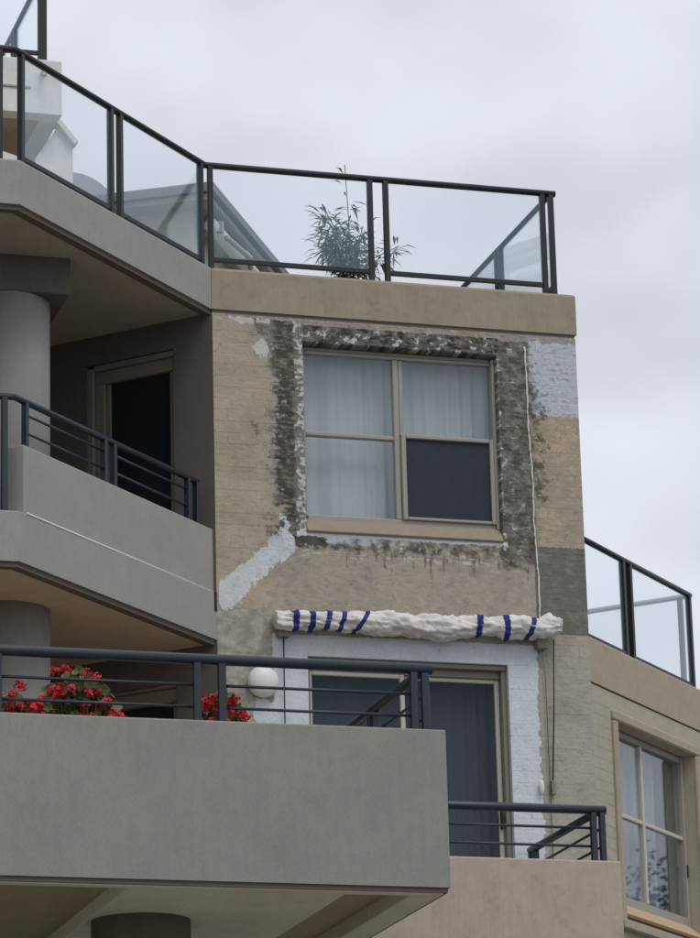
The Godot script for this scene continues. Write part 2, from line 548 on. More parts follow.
func make_materials():
	make_plaster_tex()
	var ft := facade_texture()
	var f := std(Color.WHITE, 0.95, 0.25)
	f.albedo_texture = ft[0]; f.normal_enabled = true; f.normal_texture = ft[1]; f.normal_scale = 0.8
	M.facade = f
	M.parapet = plaster(pc(137, 127, 112), 1)
	M.grey = plaster(pc(134, 133, 128), 0, 0.4, 0.92, 0.12)
	M.terrace = plaster(pc(124, 124, 117), 0, 0.3, 0.9, 0.07)
	M.salmon = plaster(pc(157, 144, 130), 1, 0.5, 0.92, 0.1)
	M.wing = plaster(pc(146, 137, 120), 1, 0.6)
	M.wing_low = plaster(pc(150, 145, 130), 1, 0.7)
	M.soffit = plaster(pc(150, 142, 126), 0)
	M.soffit2 = plaster(pc(172, 156, 142), 0)
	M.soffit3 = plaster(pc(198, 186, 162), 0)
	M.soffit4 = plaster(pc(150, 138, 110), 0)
	M.inner = plaster(pc(88, 84, 80), 0)  # recess walls: colour lowered to carry the shade of the deep recess
	M.column = plaster(pc(125, 124, 121), 0, 0.5)
	M.trim = std(pc(74, 68, 60), 0.9)
	M.rail = std(Color(0.075, 0.082, 0.10), 0.42)
	M.rail2 = std(Color(0.125, 0.165, 0.205), 0.40)
	M.alu = std(pc(122, 119, 110), 0.45)
	M.alu_dark = std(pc(100, 96, 88), 0.6)
	M.cream = std(pc(150, 147, 134), 0.5)
	M.seal = std(pc(170, 168, 161), 0.8)
	M.glass = pane_mat(Color(0.65, 0.80, 0.92), 0.02)
	M.railglass = pane_mat(Color(0.50, 0.90, 1.0), 0.04)
	M.screen = plaster(Color(0.21, 0.235, 0.275), 1, 1.6, 0.45, 0.5)
	M.door_glass = std(Color(0.17, 0.20, 0.27), 0.10, 0.6)
	M.door_pane = pane_mat(Color(0.5, 0.58, 0.7), 0.03)
	M.door_pane.metallic_specular = 0.22
	M.blind = std(Color(0.19, 0.215, 0.26), 0.9)
	M.black_glass = std(Color(0.13, 0.155, 0.175), 0.1, 0.5)
	M.curtain = std(Color(0.67, 0.71, 0.72), 0.95)
	M.curtain2 = std(Color(0.40, 0.45, 0.48), 0.95)
	M.room = std(Color(0.45, 0.44, 0.42), 0.95)
	M.white = plaster(pc(190, 190, 187), 0)
	M.tile_sill = plaster(pc(130, 120, 105), 1, 1.2)
	M.orange_sill = plaster(pc(160, 138, 110), 1, 1.4)
	M.black = std(Color(0.03, 0.03, 0.03), 0.6)

func make_ground():
	var st := mb()
	quad(st, Vector3(-250, 0, 250), Vector3(250, 0, 250), Vector3(250, 0, -250), Vector3(-250, 0, -250))
	var g := build(st, "ground", plaster(Color(0.52, 0.52, 0.51), 1, 0.3), self)
	g.set_meta("kind", "structure")

func room(parent: Node, O: Vector3, d: Vector3, n: Vector3, u0: float, u1: float, v0: float, v1: float, depth: float):
	var st := mb()
	var P := func(u: float, v: float, w: float) -> Vector3: return O + d * u + Vector3(0, v, 0) - n * w
	var c: Vector3 = P.call((u0 + u1) / 2, (v0 + v1) / 2, depth)
	var t := 0.06
	var hu := (u1 - u0) / 2
	var hv := (v1 - v0) / 2
	obox(st, c, Vector3(hu, hv, t / 2), d, Vector3.UP, n)
	for s in [-1, 1]:
		obox(st, P.call((u0 + u1) / 2 + s * hu, (v0 + v1) / 2, depth / 2), Vector3(t / 2, hv, depth / 2 - t), d, Vector3.UP, n)
		obox(st, P.call((u0 + u1) / 2, (v0 + v1) / 2 + s * hv, depth / 2), Vector3(hu, t / 2, depth / 2 - t), d, Vector3.UP, n)
	build(st, "room", M.room, parent)

func frame_bars(called: String, parent: Node, O: Vector3, d: Vector3, n: Vector3, list: Array, m: Material, bev := 0.006):
	for b in list:    # u0 u1 v0 v1 w0 w1 (depth behind the wall face)
		var st := mb()
		obox(st, O + d * (b[0] + b[1]) / 2 + Vector3(0, (b[2] + b[3]) / 2, 0) - n * (b[4] + b[5]) / 2, Vector3((b[1] - b[0]) / 2, (b[3] - b[2]) / 2, absf(b[5] - b[4]) / 2), d, Vector3.UP, n, bev)
		build(st, called, m, parent)

func sheet(called: String, parent: Node, O: Vector3, d: Vector3, n: Vector3, u0: float, u1: float, v0: float, v1: float, w: float, m: Material, t := 0.006):
	var st := mb()
	obox(st, O + d * (u0 + u1) / 2 + Vector3(0, (v0 + v1) / 2, 0) - n * w, Vector3((u1 - u0) / 2, (v1 - v0) / 2, t / 2), d, Vector3.UP, n)
	return build(st, called, m, parent)

func curtain(parent: Node, O: Vector3, d: Vector3, n: Vector3, u0: float, u1: float, v0: float, v1: float, w: float, m: Material, sd: int):
	var st := mb(true)
	var r := RandomNumberGenerator.new()
	r.seed = sd
	var ph := []
	for k in 7: ph.append([r.randf_range(14, 70), r.randf() * TAU, r.randf_range(0.3, 1.0)])
	var N := 170
	var prev := []
	for i in N + 1:
		var u := lerpf(u0, u1, float(i) / N)
		var o := 0.0
		for p in ph: o += sin(u * p[0] + p[1]) * p[2] * 0.3
		var a := O + d * u + Vector3(0, v0, 0) - n * (w + 0.03 + o * 0.028 + 0.02 * sin(u * 9.0))
		var b := O + d * u + Vector3(0, v1, 0) - n * (w + 0.03 + o * 0.02)
		if prev.size() > 0: quad(st, prev[0], a, b, prev[1])
		prev = [a, b]
	build(st, "curtain", m, parent)

func make_building():
	building = thing("apartment_building", "weathered beige and grey apartment building with stepped balconies and a stripped facade", "building")
	var X := Vector3.RIGHT
	var Z := Vector3.BACK
	var O0 := Vector3.ZERO
	# ---- stripped facade
	var st := mb()
	wall_panel(st, O0, X, Z, FX, 0.0, HB - 0.03, 0.25, [[0.785, 2.52, 9.97, 11.64], [0.77, 2.515, 6.6, 8.905]], true)
	st.generate_normals(); st.generate_tangents()
	var fw := MeshInstance3D.new()
	fw.mesh = st.commit(); fw.material_override = M.facade; fw.name = "facade_wall"
	building.add_child(fw)
	fw.set_meta("label", "tan brick facade stripped to dark patches and white filler around the window")
	# bricks under the old coats, left and right of the window
	for zone in [[0.0, 0.785, 9.8, 11.80], [2.52, 3.25, 9.8, 11.80], [2.80, 3.25, 8.9, 9.8], [2.52, 3.25, 7.1, 8.9]]:
		var row := 0
		var y: float = zone[2]
		while y < zone[3] - 0.03:
			var x: float = zone[0] - (0.12 if row % 2 else 0.0)
			var y1 := minf(y + 0.094, zone[3])
			while x < zone[1] - 0.02:
				var a := maxf(x, zone[0])
				var b := minf(x + 0.234, zone[1])
				if b - a > 0.03 and not (zone[0] > 2.0 and b - a < 0.03):
					fblock("brick", fw, a, b, y, y1, -0.002, 0.0010 + rng.randf_range(-0.0006, 0.0008), 0.0009, 0.0009)
				x += 0.24
			y += 0.1
			row += 1
	# render coats between the openings and beside the door, lintel band
	fblock("render_coat", fw, 0.002, 2.797, 8.907, 9.797, -0.002, 0.002, 0.001)
	fblock("render_coat", fw, 0.79, 2.516, 9.7985, 9.965, -0.002, 0.0021, 0.001)
	fblock("render_coat", fw, 0.002, 0.765, 6.7, 8.9055, -0.002, 0.002, 0.001)
	fblock("lintel", fw, 0.75, 2.515, 11.645, 11.80, -0.002, 0.007, 0.004)
	# sealant bead down the crack
	var pts := []
	for k in 60:
		var t := k / 59.0
		pts.append(Vector3(2.775 + 0.045 * t + 0.004 * sin(t * 17.0) + 0.002 * sin(t * 77.0) + rng.randf_range(-0.003, 0.003), lerpf(11.74, 9.26, t), 0.006))
	st = mb(true); tube(st, pts, 0.008, 7)
	build(st, "sealant_bead", M.seal, building)
	# roof parapet over the facade, with a thin shadow joint under it
	st = mb(); prism(st, PackedVector2Array([Vector2(-0.006, 0.012), Vector2(FX + 0.012, 0.012), Vector2(FX + 0.012, -8), Vector2(FX - 0.2, -8), Vector2(FX - 0.2, -0.2), Vector2(-0.006, -0.2)]), HB, PT, 0.03)
	build(st, "roof_parapet", M.parapet, building)
	st = mb(); rbox(st, 0.0, FX - 0.004, HB - 0.03, HB, -0.24, -0.014)
	build(st, "joint", M.alu_dark, building)
	st = mb(); wall_panel(st, Vector3(FX, 0, -0.25), Vector3.FORWARD, X, 7.7, 0.0, HB - 0.03, 0.2, [])
	build(st, "side_wall", M.wing_low, building)
	# flat roof behind the parapet
	st = mb(); prism(st, PackedVector2Array([Vector2(-0.2, -0.22), Vector2(FX - 0.21, -0.22), Vector2(FX - 0.21, -8), Vector2(-9, -8), Vector2(-9, -0.6), Vector2(-0.6, -0.6)]), 11.90, 12.02)
	build(st, "roof_deck", M.grey, building)
	window_main()
	door_main()
	left_wing()
	right_wing()
	front_terrace()
	middle_balcony()

func window_main():
	var w := part("window", building)
	w.set_meta("label", "four pane aluminium window with lace curtains and one dark fly screen")
	var O := Vector3.ZERO
	var X := Vector3.RIGHT
	var Z := Vector3.BACK
	# outer frame, transoms, mullion
	frame_bars("frame", w, O, X, Z, [
		[0.823, 2.487, 11.602, 11.638, 0.10, 0.17], [0.787, 0.822, 10.135, 11.63, 0.085, 0.16], [2.488, 2.519, 10.10, 11.63, 0.06, 0.16],
		[0.823, 2.487, 11.575, 11.60, 0.085, 0.16], [0.823, 2.487, 10.10, 10.150, 0.085, 0.16]], M.alu)
	frame_bars("mullion", w, O, X, Z, [[1.606, 1.655, 10.151, 11.574, 0.088, 0.155], [1.658, 1.698, 10.90, 11.574, 0.10, 0.155]], M.alu)
	frame_bars("transom", w, O, X, Z, [[0.823, 1.605, 10.848, 10.885, 0.088, 0.15]], M.alu)
	var sh := part("screen_sash", w)
	frame_bars("sash_bar", sh, O, X, Z, [[1.658, 1.700, 10.145, 10.905, 0.06, 0.10], [2.450, 2.487, 10.145, 10.905, 0.06, 0.10], [1.701, 2.449, 10.868, 10.904, 0.06, 0.10], [1.701, 2.449, 10.146, 10.172, 0.06, 0.10]], M.alu)
	sheet("fly_screen", sh, O, X, Z, 1.701, 2.449, 10.173, 10.867, 0.09, M.screen)
	for p in [[0.823, 1.605, 10.886, 11.574], [0.823, 1.605, 10.151, 10.847], [1.699, 2.487, 10.906, 11.574]]:
		sheet("pane", w, O, X, Z, p[0], p[1], p[2], p[3], 0.12, M.glass)
	curtain(w, O, X, Z, 0.72, 1.66, 9.98, 11.72, 0.26, M.curtain, 3)
	curtain(w, O, X, Z, 1.64, 2.6, 9.98, 11.72, 0.28, M.curtain, 8)
	# sloping tiled sill
	var st := mb()
	bar(st, Vector3(0.789, 10.035, -0.035), Vector3(2.516, 10.035, -0.035), 0.165, 0.03, 0.004, Vector3(0, 0.62, 0.78))
	build(st, "sill", M.tile_sill, w)
	st = mb(); rbox(st, 0.788, 2.517, 9.972, 10.095, -0.24, -0.085)
	build(st, "sill_bed", M.tile_sill, w)
	room(w, O, X, Z, 0.2, 3.0, 9.42, 11.80, 3.5)

func door_main():
	var w := part("sliding_door", building)
	w.set_meta("label", "dark sliding balcony door with a cream edged leaf")
	var O := Vector3.ZERO
	var X := Vector3.RIGHT
	var Z := Vector3.BACK
	frame_bars("frame", w, O, X, Z, [
		[0.772, 0.80, 6.62, 8.86, 0.06, 0.16], [2.47, 2.513, 6.62, 8.86, 0.05, 0.17],
		[0.772, 2.513, 8.862, 8.903, 0.03, 0.18], [0.801, 2.469, 8.80, 8.861, 0.09, 0.16], [0.801, 2.469, 6.62, 6.68, 0.05, 0.16]], M.alu_dark)
	for leaf in [[0.801, 1.625, 0.075], [1.615, 2.469, 0.115]]:
		var l := part("leaf", w)
		var d: float = leaf[2]
		var t: float = 0.035
		frame_bars("stile", l, O, X, Z, [[leaf[0], leaf[0] + 0.022, 6.69, 8.80, d, d + t], [leaf[1] - 0.04, leaf[1], 6.69, 8.80, d, d + t]], M.cream)
		frame_bars("rail", l, O, X, Z, [[leaf[0] + 0.023, leaf[1] - 0.041, 8.765, 8.80, d, d + t], [leaf[0] + 0.023, leaf[1] - 0.041, 6.69, 6.76, d, d + t]], M.cream)
		sheet("pane", l, O, X, Z, leaf[0] + 0.023, leaf[1] - 0.041, 6.761, 8.764, d + 0.018, M.door_pane)
		curtain(l, O, X, Z, leaf[0] - 0.03, leaf[1] + 0.03, 6.62, 8.86, 0.24 + d * 0.6, M.blind, 40 + int(d * 1000))
	room(w, O, X, Z, 0.3, 2.95, 6.5, 8.98, 3.4)
	frame_bars("handle", w, O, X, Z, [[2.432, 2.452, 7.52, 7.68, 0.08, 0.113]], M.black)

func left_wing():
	var path := [Vector2(0, 0), Vector2(-2.065, 2.065), Vector2(-9, 2.065)]
	var d := Vector3(-S, 0, -S)
	var n := Vector3(-S, 0, S)
	# back wall of the recess with two doors, and the wall beyond
	var st := mb()
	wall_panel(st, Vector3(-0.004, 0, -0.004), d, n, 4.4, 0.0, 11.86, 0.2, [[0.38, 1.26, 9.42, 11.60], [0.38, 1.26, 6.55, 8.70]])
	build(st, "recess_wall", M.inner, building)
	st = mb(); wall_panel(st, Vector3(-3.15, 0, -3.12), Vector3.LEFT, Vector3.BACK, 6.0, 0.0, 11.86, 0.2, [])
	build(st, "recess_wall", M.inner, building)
	for k in 2:
		var y := -STOREY * k
		var w := part("balcony_door", building)
		var O := Vector3(-0.004, y, -0.004)
		frame_bars("frame", w, O, d, n, [
			[0.382, 0.43, 9.43, 11.43, 0.05, 0.15], [1.10, 1.19, 9.43, 11.43, 0.05, 0.15], [0.382, 1.19, 11.431, 11.545, 0.05, 0.15],
			[1.192, 1.258, 9.43, 11.57, 0.01, 0.12], [0.382, 1.191, 11.546, 11.598 - 0.02 * k, 0.02, 0.12]], M.alu_dark)
		frame_bars("sash", w, O, d, n, [[0.431, 0.47, 9.43, 11.43, 0.08, 0.12], [1.06, 1.099, 9.43, 11.43, 0.08, 0.12]], M.alu_dark)
		sheet("pane", w, O, d, n, 0.471, 1.059, 9.43, 11.43, 0.10, M.black_glass)
	# slabs, edges and soffits for the three levels
	var slab := PackedVector2Array([Vector2(-0.03, -0.05), Vector2(-2.065 + 0.0, 2.065 - 0.07), Vector2(-9, 2.065 - 0.055), Vector2(-9, -7), Vector2(-3.4, -4.2)])
	# roof level
	st = mb(); prism(st, strip(path, 0.2, 0.0, -1.0), HB, PT, 0.02, 0.0)
	build(st, "roof_parapet", M.grey, building)
	st = mb(); prism(st, slab, HB - 0.03, 12.02)
	build(st, "soffit", M.soffit, building)
	st = mb(); prism(st, strip(path, 0.10, -0.02, -1.0), HB - 0.042, HB + 0.01)
	build(st, "edge_strip", M.trim, building)
	# balcony level
	var HL := 9.005
	st = mb(); prism(st, strip(path, 0.25, 0.0, -1.0), HL, 9.402, 0.012)
	build(st, "slab_edge", M.grey, building)
	st = mb(); prism(st, slab, HL - 0.03, 9.38)
	build(st, "soffit", M.soffit2, building)
	st = mb(); prism(st, strip(path, 0.10, -0.02, -1.0), HL - 0.042, HL + 0.01)
	build(st, "edge_strip", M.trim, building)
	var up := [Vector2(-0.004, -0.0), Vector2(-2.84 * S, 2.84 * S)]
	st = mb(); prism(st, strip(up, 0.16, -0.022, -1.0), 9.40, 9.955, 0.012)
	build(st, "balcony_upstand", M.grey, building)
	# blade wall added out of view, to keep sky light out of the recess
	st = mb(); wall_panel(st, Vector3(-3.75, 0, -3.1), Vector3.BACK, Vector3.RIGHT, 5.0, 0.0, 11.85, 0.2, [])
	build(st, "added_blade_wall", M.inner, building)
	st = mb(true); tube(st, [Vector3(-0.03, 9.404, 0.014), Vector3(-2.84 * S + 0.012, 9.404, 2.84 * S - 0.012)], 0.009, 6)
	build(st, "mortar_bead", M.seal, building)
	st = mb(); obox(st, Vector3(-0.014, 9.325, 0.018), Vector3(0.015, 0.08, 0.006), Vector3(-S, 0, S), Vector3.UP, Vector3(S, 0, S))  # black box standing in for the dark open gap at the slab end
	build(st, "painted_gap", M.black, building)
	# columns
	for c in [[9.38, 11.54], [6.5, 8.98], [0.0, 6.2]]:
		st = mb(true); cyl(st, Vector3(-1.90, c[0], 0.68), 0.355, c[1] - c[0])
		build(st, "column", M.column, building)
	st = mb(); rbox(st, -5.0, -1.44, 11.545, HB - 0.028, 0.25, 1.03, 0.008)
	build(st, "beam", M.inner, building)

func right_wing():
	var d := Vector3(S, 0, -S)
	var n := Vector3(S, 0, S)
	var O := Vector3(3.25, 0, -0.54)
	var st := mb()
	wall_panel(st, O, d, n, 3.6, 0.0, 9.0, 0.3, [[0.934, 2.645, 6.99, 8.745]])
	build(st, "wing_wall", M.wing_low, building)
	st = mb(); wall_panel(st, O + d * 3.6 - n * 0.3, -n, d, 4.0, 0.0, 9.0, 0.2, [])
	build(st, "wing_wall", M.wing_low, building)
	var ww := building.get_node("wing_wall")
	for row in 21:
		for k in 3:
			var u0 := maxf(0.32, 0.32 - (0.12 if row % 2 else 0.0) + k * 0.24)
			var u1 := minf(0.32 - (0.12 if row % 2 else 0.0) + k * 0.24 + 0.234, 0.843)
			if u1 - u0 < 0.03: continue
			st = mb()
			obox(st, O + d * (u0 + u1) / 2 + Vector3(0, 6.95 + row * 0.097, 0), Vector3((u1 - u0) / 2, 0.0465, 0.0012 + rng.randf() * 0.0008), d, Vector3.UP, n, 0.001)
			build(st, "brick", M.wing_low, ww)
	var path := [Vector2(3.25 - 0.1, -0.54 + 0.1), Vector2(3.25 + 3.62 * S, -0.54 - 3.62 * S), Vector2(3.25 + 3.62 * S - 3 * S, -0.54 - 3.62 * S - 3 * S)]
	path[0] = Vector2(3.262, -0.552)
	st = mb(); prism(st, strip(path, 0.2, 0.012, 1.0), 9.012, 9.42, 0.02)
	build(st, "roof_parapet", M.wing, building)
	st = mb(); prism(st, PackedVector2Array([Vector2(3.27, -0.85), Vector2(5.5, -3.1), Vector2(3.27, -5.3)]), 8.99, 9.1)
	build(st, "roof_deck", M.grey, building)
	# window with a moulded surround
	var w := part("window", building)
	w.set_meta("label", "angled four pane window with moulded surround and orange sill at the right edge")
	frame_bars("surround", w, O, d, n, [[0.845, 0.934, 6.90, 8.745, -0.035, 0.02], [2.645, 2.735, 6.90, 8.745, -0.035, 0.02], [0.845, 2.735, 8.746, 8.84, -0.035, 0.02]], M.wing, 0.015)
	frame_bars("frame", w, O, d, n, [[0.937, 0.965, 7.15, 8.74, 0.115, 0.20], [2.598, 2.643, 7.15, 8.74, 0.105, 0.20], [0.966, 2.597, 8.685, 8.74, 0.115, 0.20], [0.966, 2.597, 7.15, 7.25, 0.115, 0.20]], M.alu)
	frame_bars("mullion", w, O, d, n, [[1.705, 1.745, 7.251, 8.684, 0.115, 0.18]], M.cream)
	frame_bars("transom", w, O, d, n, [[0.966, 1.704, 7.962, 8.0, 0.12, 0.18], [1.746, 2.597, 7.962, 8.0, 0.12, 0.18]], M.cream)
	frame_bars("latch", w, O, d, n, [[2.60, 2.615, 7.62, 7.74, 0.09, 0.104]], M.black)
	for p in [[0.966, 1.704, 8.001, 8.684], [0.966, 1.704, 7.251, 7.961], [1.746, 2.597, 8.001, 8.684], [1.746, 2.597, 7.251, 7.961]]:
		sheet("pane", w, O, d, n, p[0], p[1], p[2], p[3], 0.145, M.glass)
	curtain(w, O, d, n, 0.95, 1.80, 7.0, 8.74, 0.26, M.curtain2, 14)
	curtain(w, O, d, n, 1.83, 2.36, 7.0, 8.74, 0.26, M.curtain2, 15)
	var a := 0.937
	while a < 2.62:
		var b := minf(a + 0.2835, 2.642)
		st = mb()
		bar(st, O + d * (a + 0.0015) + Vector3(0, 7.10, 0) - n * 0.05, O + d * (b - 0.0015) + Vector3(0, 7.10, 0) - n * 0.05, 0.20, 0.03, 0.003, (Vector3(0, 0.75, 0) + n * 0.66).normalized())
		build(st, "sill_tile", M.orange_sill, w)
		a += 0.285
	frame_bars("sill_bed", w, O, d, n, [[0.936, 2.643, 6.992, 7.10, 0.025, 0.29], [0.936, 2.643, 7.101, 7.149, 0.09, 0.29]], M.wing, 0.0)
	frame_bars("sill_ledge", w, O, d, n, [[0.80, 2.78, 6.90, 6.98, -0.07, 0.03]], M.wing, 0.01)
	room(w, O, d, n, 0.4, 2.9, 6.5, 8.9, 2.2)

func front_terrace():
	var path := [Vector2(-9, 4.75), Vector2(0.382, 4.75), Vector2(0.382, 1.90)]
	var st := mb(); prism(st, strip(path, 0.15, 0.0, 1.0), 6.097, 7.20, 0.012)
	build(st, "terrace_parapet", M.terrace, building)
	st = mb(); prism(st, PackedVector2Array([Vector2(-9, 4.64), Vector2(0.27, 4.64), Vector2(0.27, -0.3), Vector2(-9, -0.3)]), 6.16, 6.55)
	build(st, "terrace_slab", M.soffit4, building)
	# downstand bands round shallow panels
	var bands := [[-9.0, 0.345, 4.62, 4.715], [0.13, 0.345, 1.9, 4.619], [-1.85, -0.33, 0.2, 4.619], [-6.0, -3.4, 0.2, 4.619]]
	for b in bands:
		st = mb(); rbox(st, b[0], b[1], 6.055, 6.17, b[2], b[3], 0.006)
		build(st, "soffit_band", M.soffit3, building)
	var tp := [Vector2(-9, 4.735), Vector2(0.367, 4.735), Vector2(0.367, 1.90)]
	st = mb(); prism(st, strip(tp, 0.03, 0.0, 1.0), 6.063, 6.11)
	build(st, "edge_strip", M.trim, building)
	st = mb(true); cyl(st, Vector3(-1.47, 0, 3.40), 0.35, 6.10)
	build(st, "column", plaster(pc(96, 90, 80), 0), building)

func middle_balcony():
	var path := [Vector2(0.40, 1.85), Vector2(2.735, 1.85), Vector2(2.735, 0.01)]
	var st := mb(); prism(st, strip(path, 0.15, 0.0, 1.0), 6.0, 6.897, 0.014)
	build(st, "balcony_parapet", M.salmon, building)
	st = mb(); rbox(st, 0.28, 2.60, 6.03, 6.54, 0.01, 1.72)
	build(st, "balcony_slab", M.soffit, building)

# ------------------------------------------------------------------ structures on the roof
func make_roof_pavilion():
	# timber fronted pavilion with a wide dark eave
	var p := part("roof_pavilion", building)
	p.set_meta("label", "low rooftop room with a dark wide eave behind the glass railing")
	var A := Vector3(1.07, 0, -3.994)
	var d1 := Vector3(0.515, 0, -0.857).normalized()
	var d2 := Vector3(-d1.z * -1.0, 0, 0)
	d2 = Vector3(-0.857, 0, -0.515).normalized()
	var plan := func(e: float, a1: float, a2: float) -> PackedVector2Array:
		var o := PackedVector2Array()
		for q in [[e, e], [a1 - e, e], [a1 - e, a2 - e], [e, a2 - e]]:
			var v: Vector3 = A + d1 * q[0] + d2 * q[1]
			o.append(Vector2(v.x, v.z))
		return o
	var st := mb(); prism(st, plan.call(0.0, 4.4, 3.0), 14.56, 14.66, 0.02)
	build(st, "eave", std(pc(92, 92, 94), 0.7), p)
	st = mb(); prism(st, plan.call(0.06, 4.4, 3.0), 14.50, 14.558)
	build(st, "soffit", plaster(pc(150, 148, 142), 0), p)
	st = mb(); prism(st, plan.call(0.30, 4.4, 3.0), 12.02, 14.50)
	build(st, "wall", plaster(pc(165, 160, 148), 0), p)
	var n2 := -d1
	var W := A + d1 * 0.30 + d2 * 0.30
	# brown boarded door on the left face, boards below on the right face
	for k in 7:
		st = mb()
		obox(st, W + d2 * (0.25 + k * 0.125) + Vector3(0, 13.05, 0) + n2 * 0.018, Vector3(0.06, 0.98, 0.016), d2, Vector3.UP, n2, 0.004)
		build(st, "board", std(pc(112, 92, 66), 0.7), p)
	var n1 := -d2
	for k in 10:
		st = mb()
		obox(st, W + d1 * (0.25 + k * 0.125) + Vector3(0, 12.86, 0) + n1 * 0.018, Vector3(0.06, 0.80, 0.016), d1, Vector3.UP, n1, 0.004)
		build(st, "board", std(pc(112, 92, 66), 0.7), p)
	# folded awning under the eave: its own thing
	var aw := thing("folding_awning", "white folding arm awning tucked under the rooftop eave", "awning")
	st = mb(true)
	var B := W + n1 * 0.15 + Vector3(0, 14.36, 0)
	tube(st, [B + d1 * 0.1, B + d1 * 2.4], 0.07, 14)
	build(st, "cassette", M.white, aw)
	for k in 3:
		st = mb()
		bar(st, B + d1 * (0.2 + k * 0.9) - n1 * 0.14, B + d1 * (0.2 + k * 0.9) + n1 * 0.10, 0.06, 0.12, 0.006)
		build(st, "bracket", M.alu, aw)
	for k in 2:
		st = mb(true)
		tube(st, [B + d1 * (0.25 + k * 1.1) + n1 * 0.12 + Vector3(0, -0.10, 0), B + d1 * (0.8 + k * 1.1) + n1 * 0.20 + Vector3(0, -0.13, 0), B + d1 * (1.15 + k * 1.1) + n1 * 0.10 + Vector3(0, -0.10, 0)], 0.028, 10)
		build(st, "arm", M.alu, aw)
	# curved dark roof further left
	st = mb(true)
	var c := Vector3(-0.07, 14.61, -5.2)
	for k in 16:
		var a := PI * k / 16.0
		var b := PI * (k + 1) / 16.0
		var P0 := c + Vector3(cos(a) * 0.5, sin(a) * 0.5, 0)
		var P1 := c + Vector3(cos(b) * 0.5, sin(b) * 0.5, 0)
		quad(st, P0, P0 + Vector3(0, 0, -2), P1 + Vector3(0, 0, -2), P1)
		tri(st, c, P0, P1)
	build(st, "vault_roof", std(pc(104, 106, 110), 0.8), p)
	# white upper storey at the top left
	var u := part("penthouse", building)
	st = mb(); prism(st, strip([Vector2(-9, -2.94), Vector2(-0.655, -2.94), Vector2(-0.655, -9)], 0.18, 0.0, 1.0), 14.76, 15.31, 0.015)
	build(st, "parapet", M.white, u)
	st = mb(); rbox(st, -9, -0.70, 14.775, 15.0, -9, -3.0)
	build(st, "soffit", plaster(pc(160, 142, 122), 0), u)
	st = mb(); rbox(st, -3.0, -0.95, 15.00, 15.022, -2.939, -2.925, 0.004)
	build(st, "trim", M.alu, u)
	st = mb(); tube(st, [Vector3(-0.84, 15.16, -2.94), Vector3(-0.84, 15.15, -2.86), Vector3(-0.84, 15.10, -2.84)], 0.022, 10)
	build(st, "spout", M.alu, u)
	# gabled white wall below it with a raked coping
	st = mb()
	var g := [Vector2(-0.86, 12.02), Vector2(-0.50, 12.02), Vector2(-0.50, 14.60), Vector2(-0.63, 14.765), Vector2(-0.86, 14.40)]
	gable(st, g, -3.28, -3.18)
	build(st, "wall", M.white, u)
	st = mb(); bar(st, Vector3(-0.66, 14.80, -3.2), Vector3(-0.475, 14.57, -3.2), 0.16, 0.055, 0.006)
	build(st, "coping", M.white, u)
	st = mb(); bar(st, Vector3(-1.5, 14.42, -3.1), Vector3(-0.70, 14.20, -3.1), 0.10, 0.12, 0.006)
	build(st, "coping", M.white, u)
	st = mb(); rbox(st, -3.0, -0.9, 12.02, 14.77, -7.0, -6.5)
	build(st, "wall", M.soffit, u)
	st = mb(); rbox(st, -1.5, -1.12, 12.02, 14.77, -3.6, -3.4, 0.01)
	build(st, "timber_post", std(pc(160, 118, 78), 0.7), u)

func gable(st: SurfaceTool, g: Array, z0: float, z1: float):
	for i in g.size():
		var j := (i + 1) % g.size()
		quad(st, Vector3(g[i].x, g[i].y, z1), Vector3(g[i].x, g[i].y, z0), Vector3(g[j].x, g[j].y, z0), Vector3(g[j].x, g[j].y, z1))
	var t := Geometry2D.triangulate_polygon(PackedVector2Array(g))
	for k in range(0, t.size(), 3):
		var a: Vector2 = g[t[k]]
		var b: Vector2 = g[t[k + 1]]
		var c: Vector2 = g[t[k + 2]]
		if (b - a).cross(c - a) < 0:
			var x := b; b = c; c = x
		tri(st, Vector3(a.x, a.y, z1), Vector3(b.x, b.y, z1), Vector3(c.x, c.y, z1))
		tri(st, Vector3(a.x, a.y, z0), Vector3(c.x, c.y, z0), Vector3(b.x, b.y, z0))

# ------------------------------------------------------------------ railings
func glass_run(r: Node3D, a: Vector3, b: Vector3, posts: Array, y0: float, ytop: float, yb: float, m: Material, panes := []):
	# posts: distances from a towards b; panes: pairs of distances
	var d := (b - a).normalized()
	for t in posts:
		var st := mb()
		post(st, a.x + d.x * t, a.z + d.z * t, y0, ytop - 0.03, d, 0.045, 0.05)
		build(st, "post", m, r)
	for p in panes:
		var s2 := mb()
		var P: Vector3 = a + d * p[0]
		var Q: Vector3 = a + d * p[1]
		P.y = yb; Q.y = yb
		bar(s2, P, Q, 0.035, 0.04, 0.003)
		build(s2, "bottom_rail", m, r)
		s2 = mb()
		obox(s2, Vector3((P.x + Q.x) / 2, (yb + 0.02 + ytop - 0.03) / 2, (P.z + Q.z) / 2), Vector3(P.distance_to(Q) / 2, (ytop - 0.03 - yb - 0.02) / 2, 0.005), d, Vector3.UP, d.cross(Vector3.UP))
		build(s2, "glass_panel", M.railglass, r)

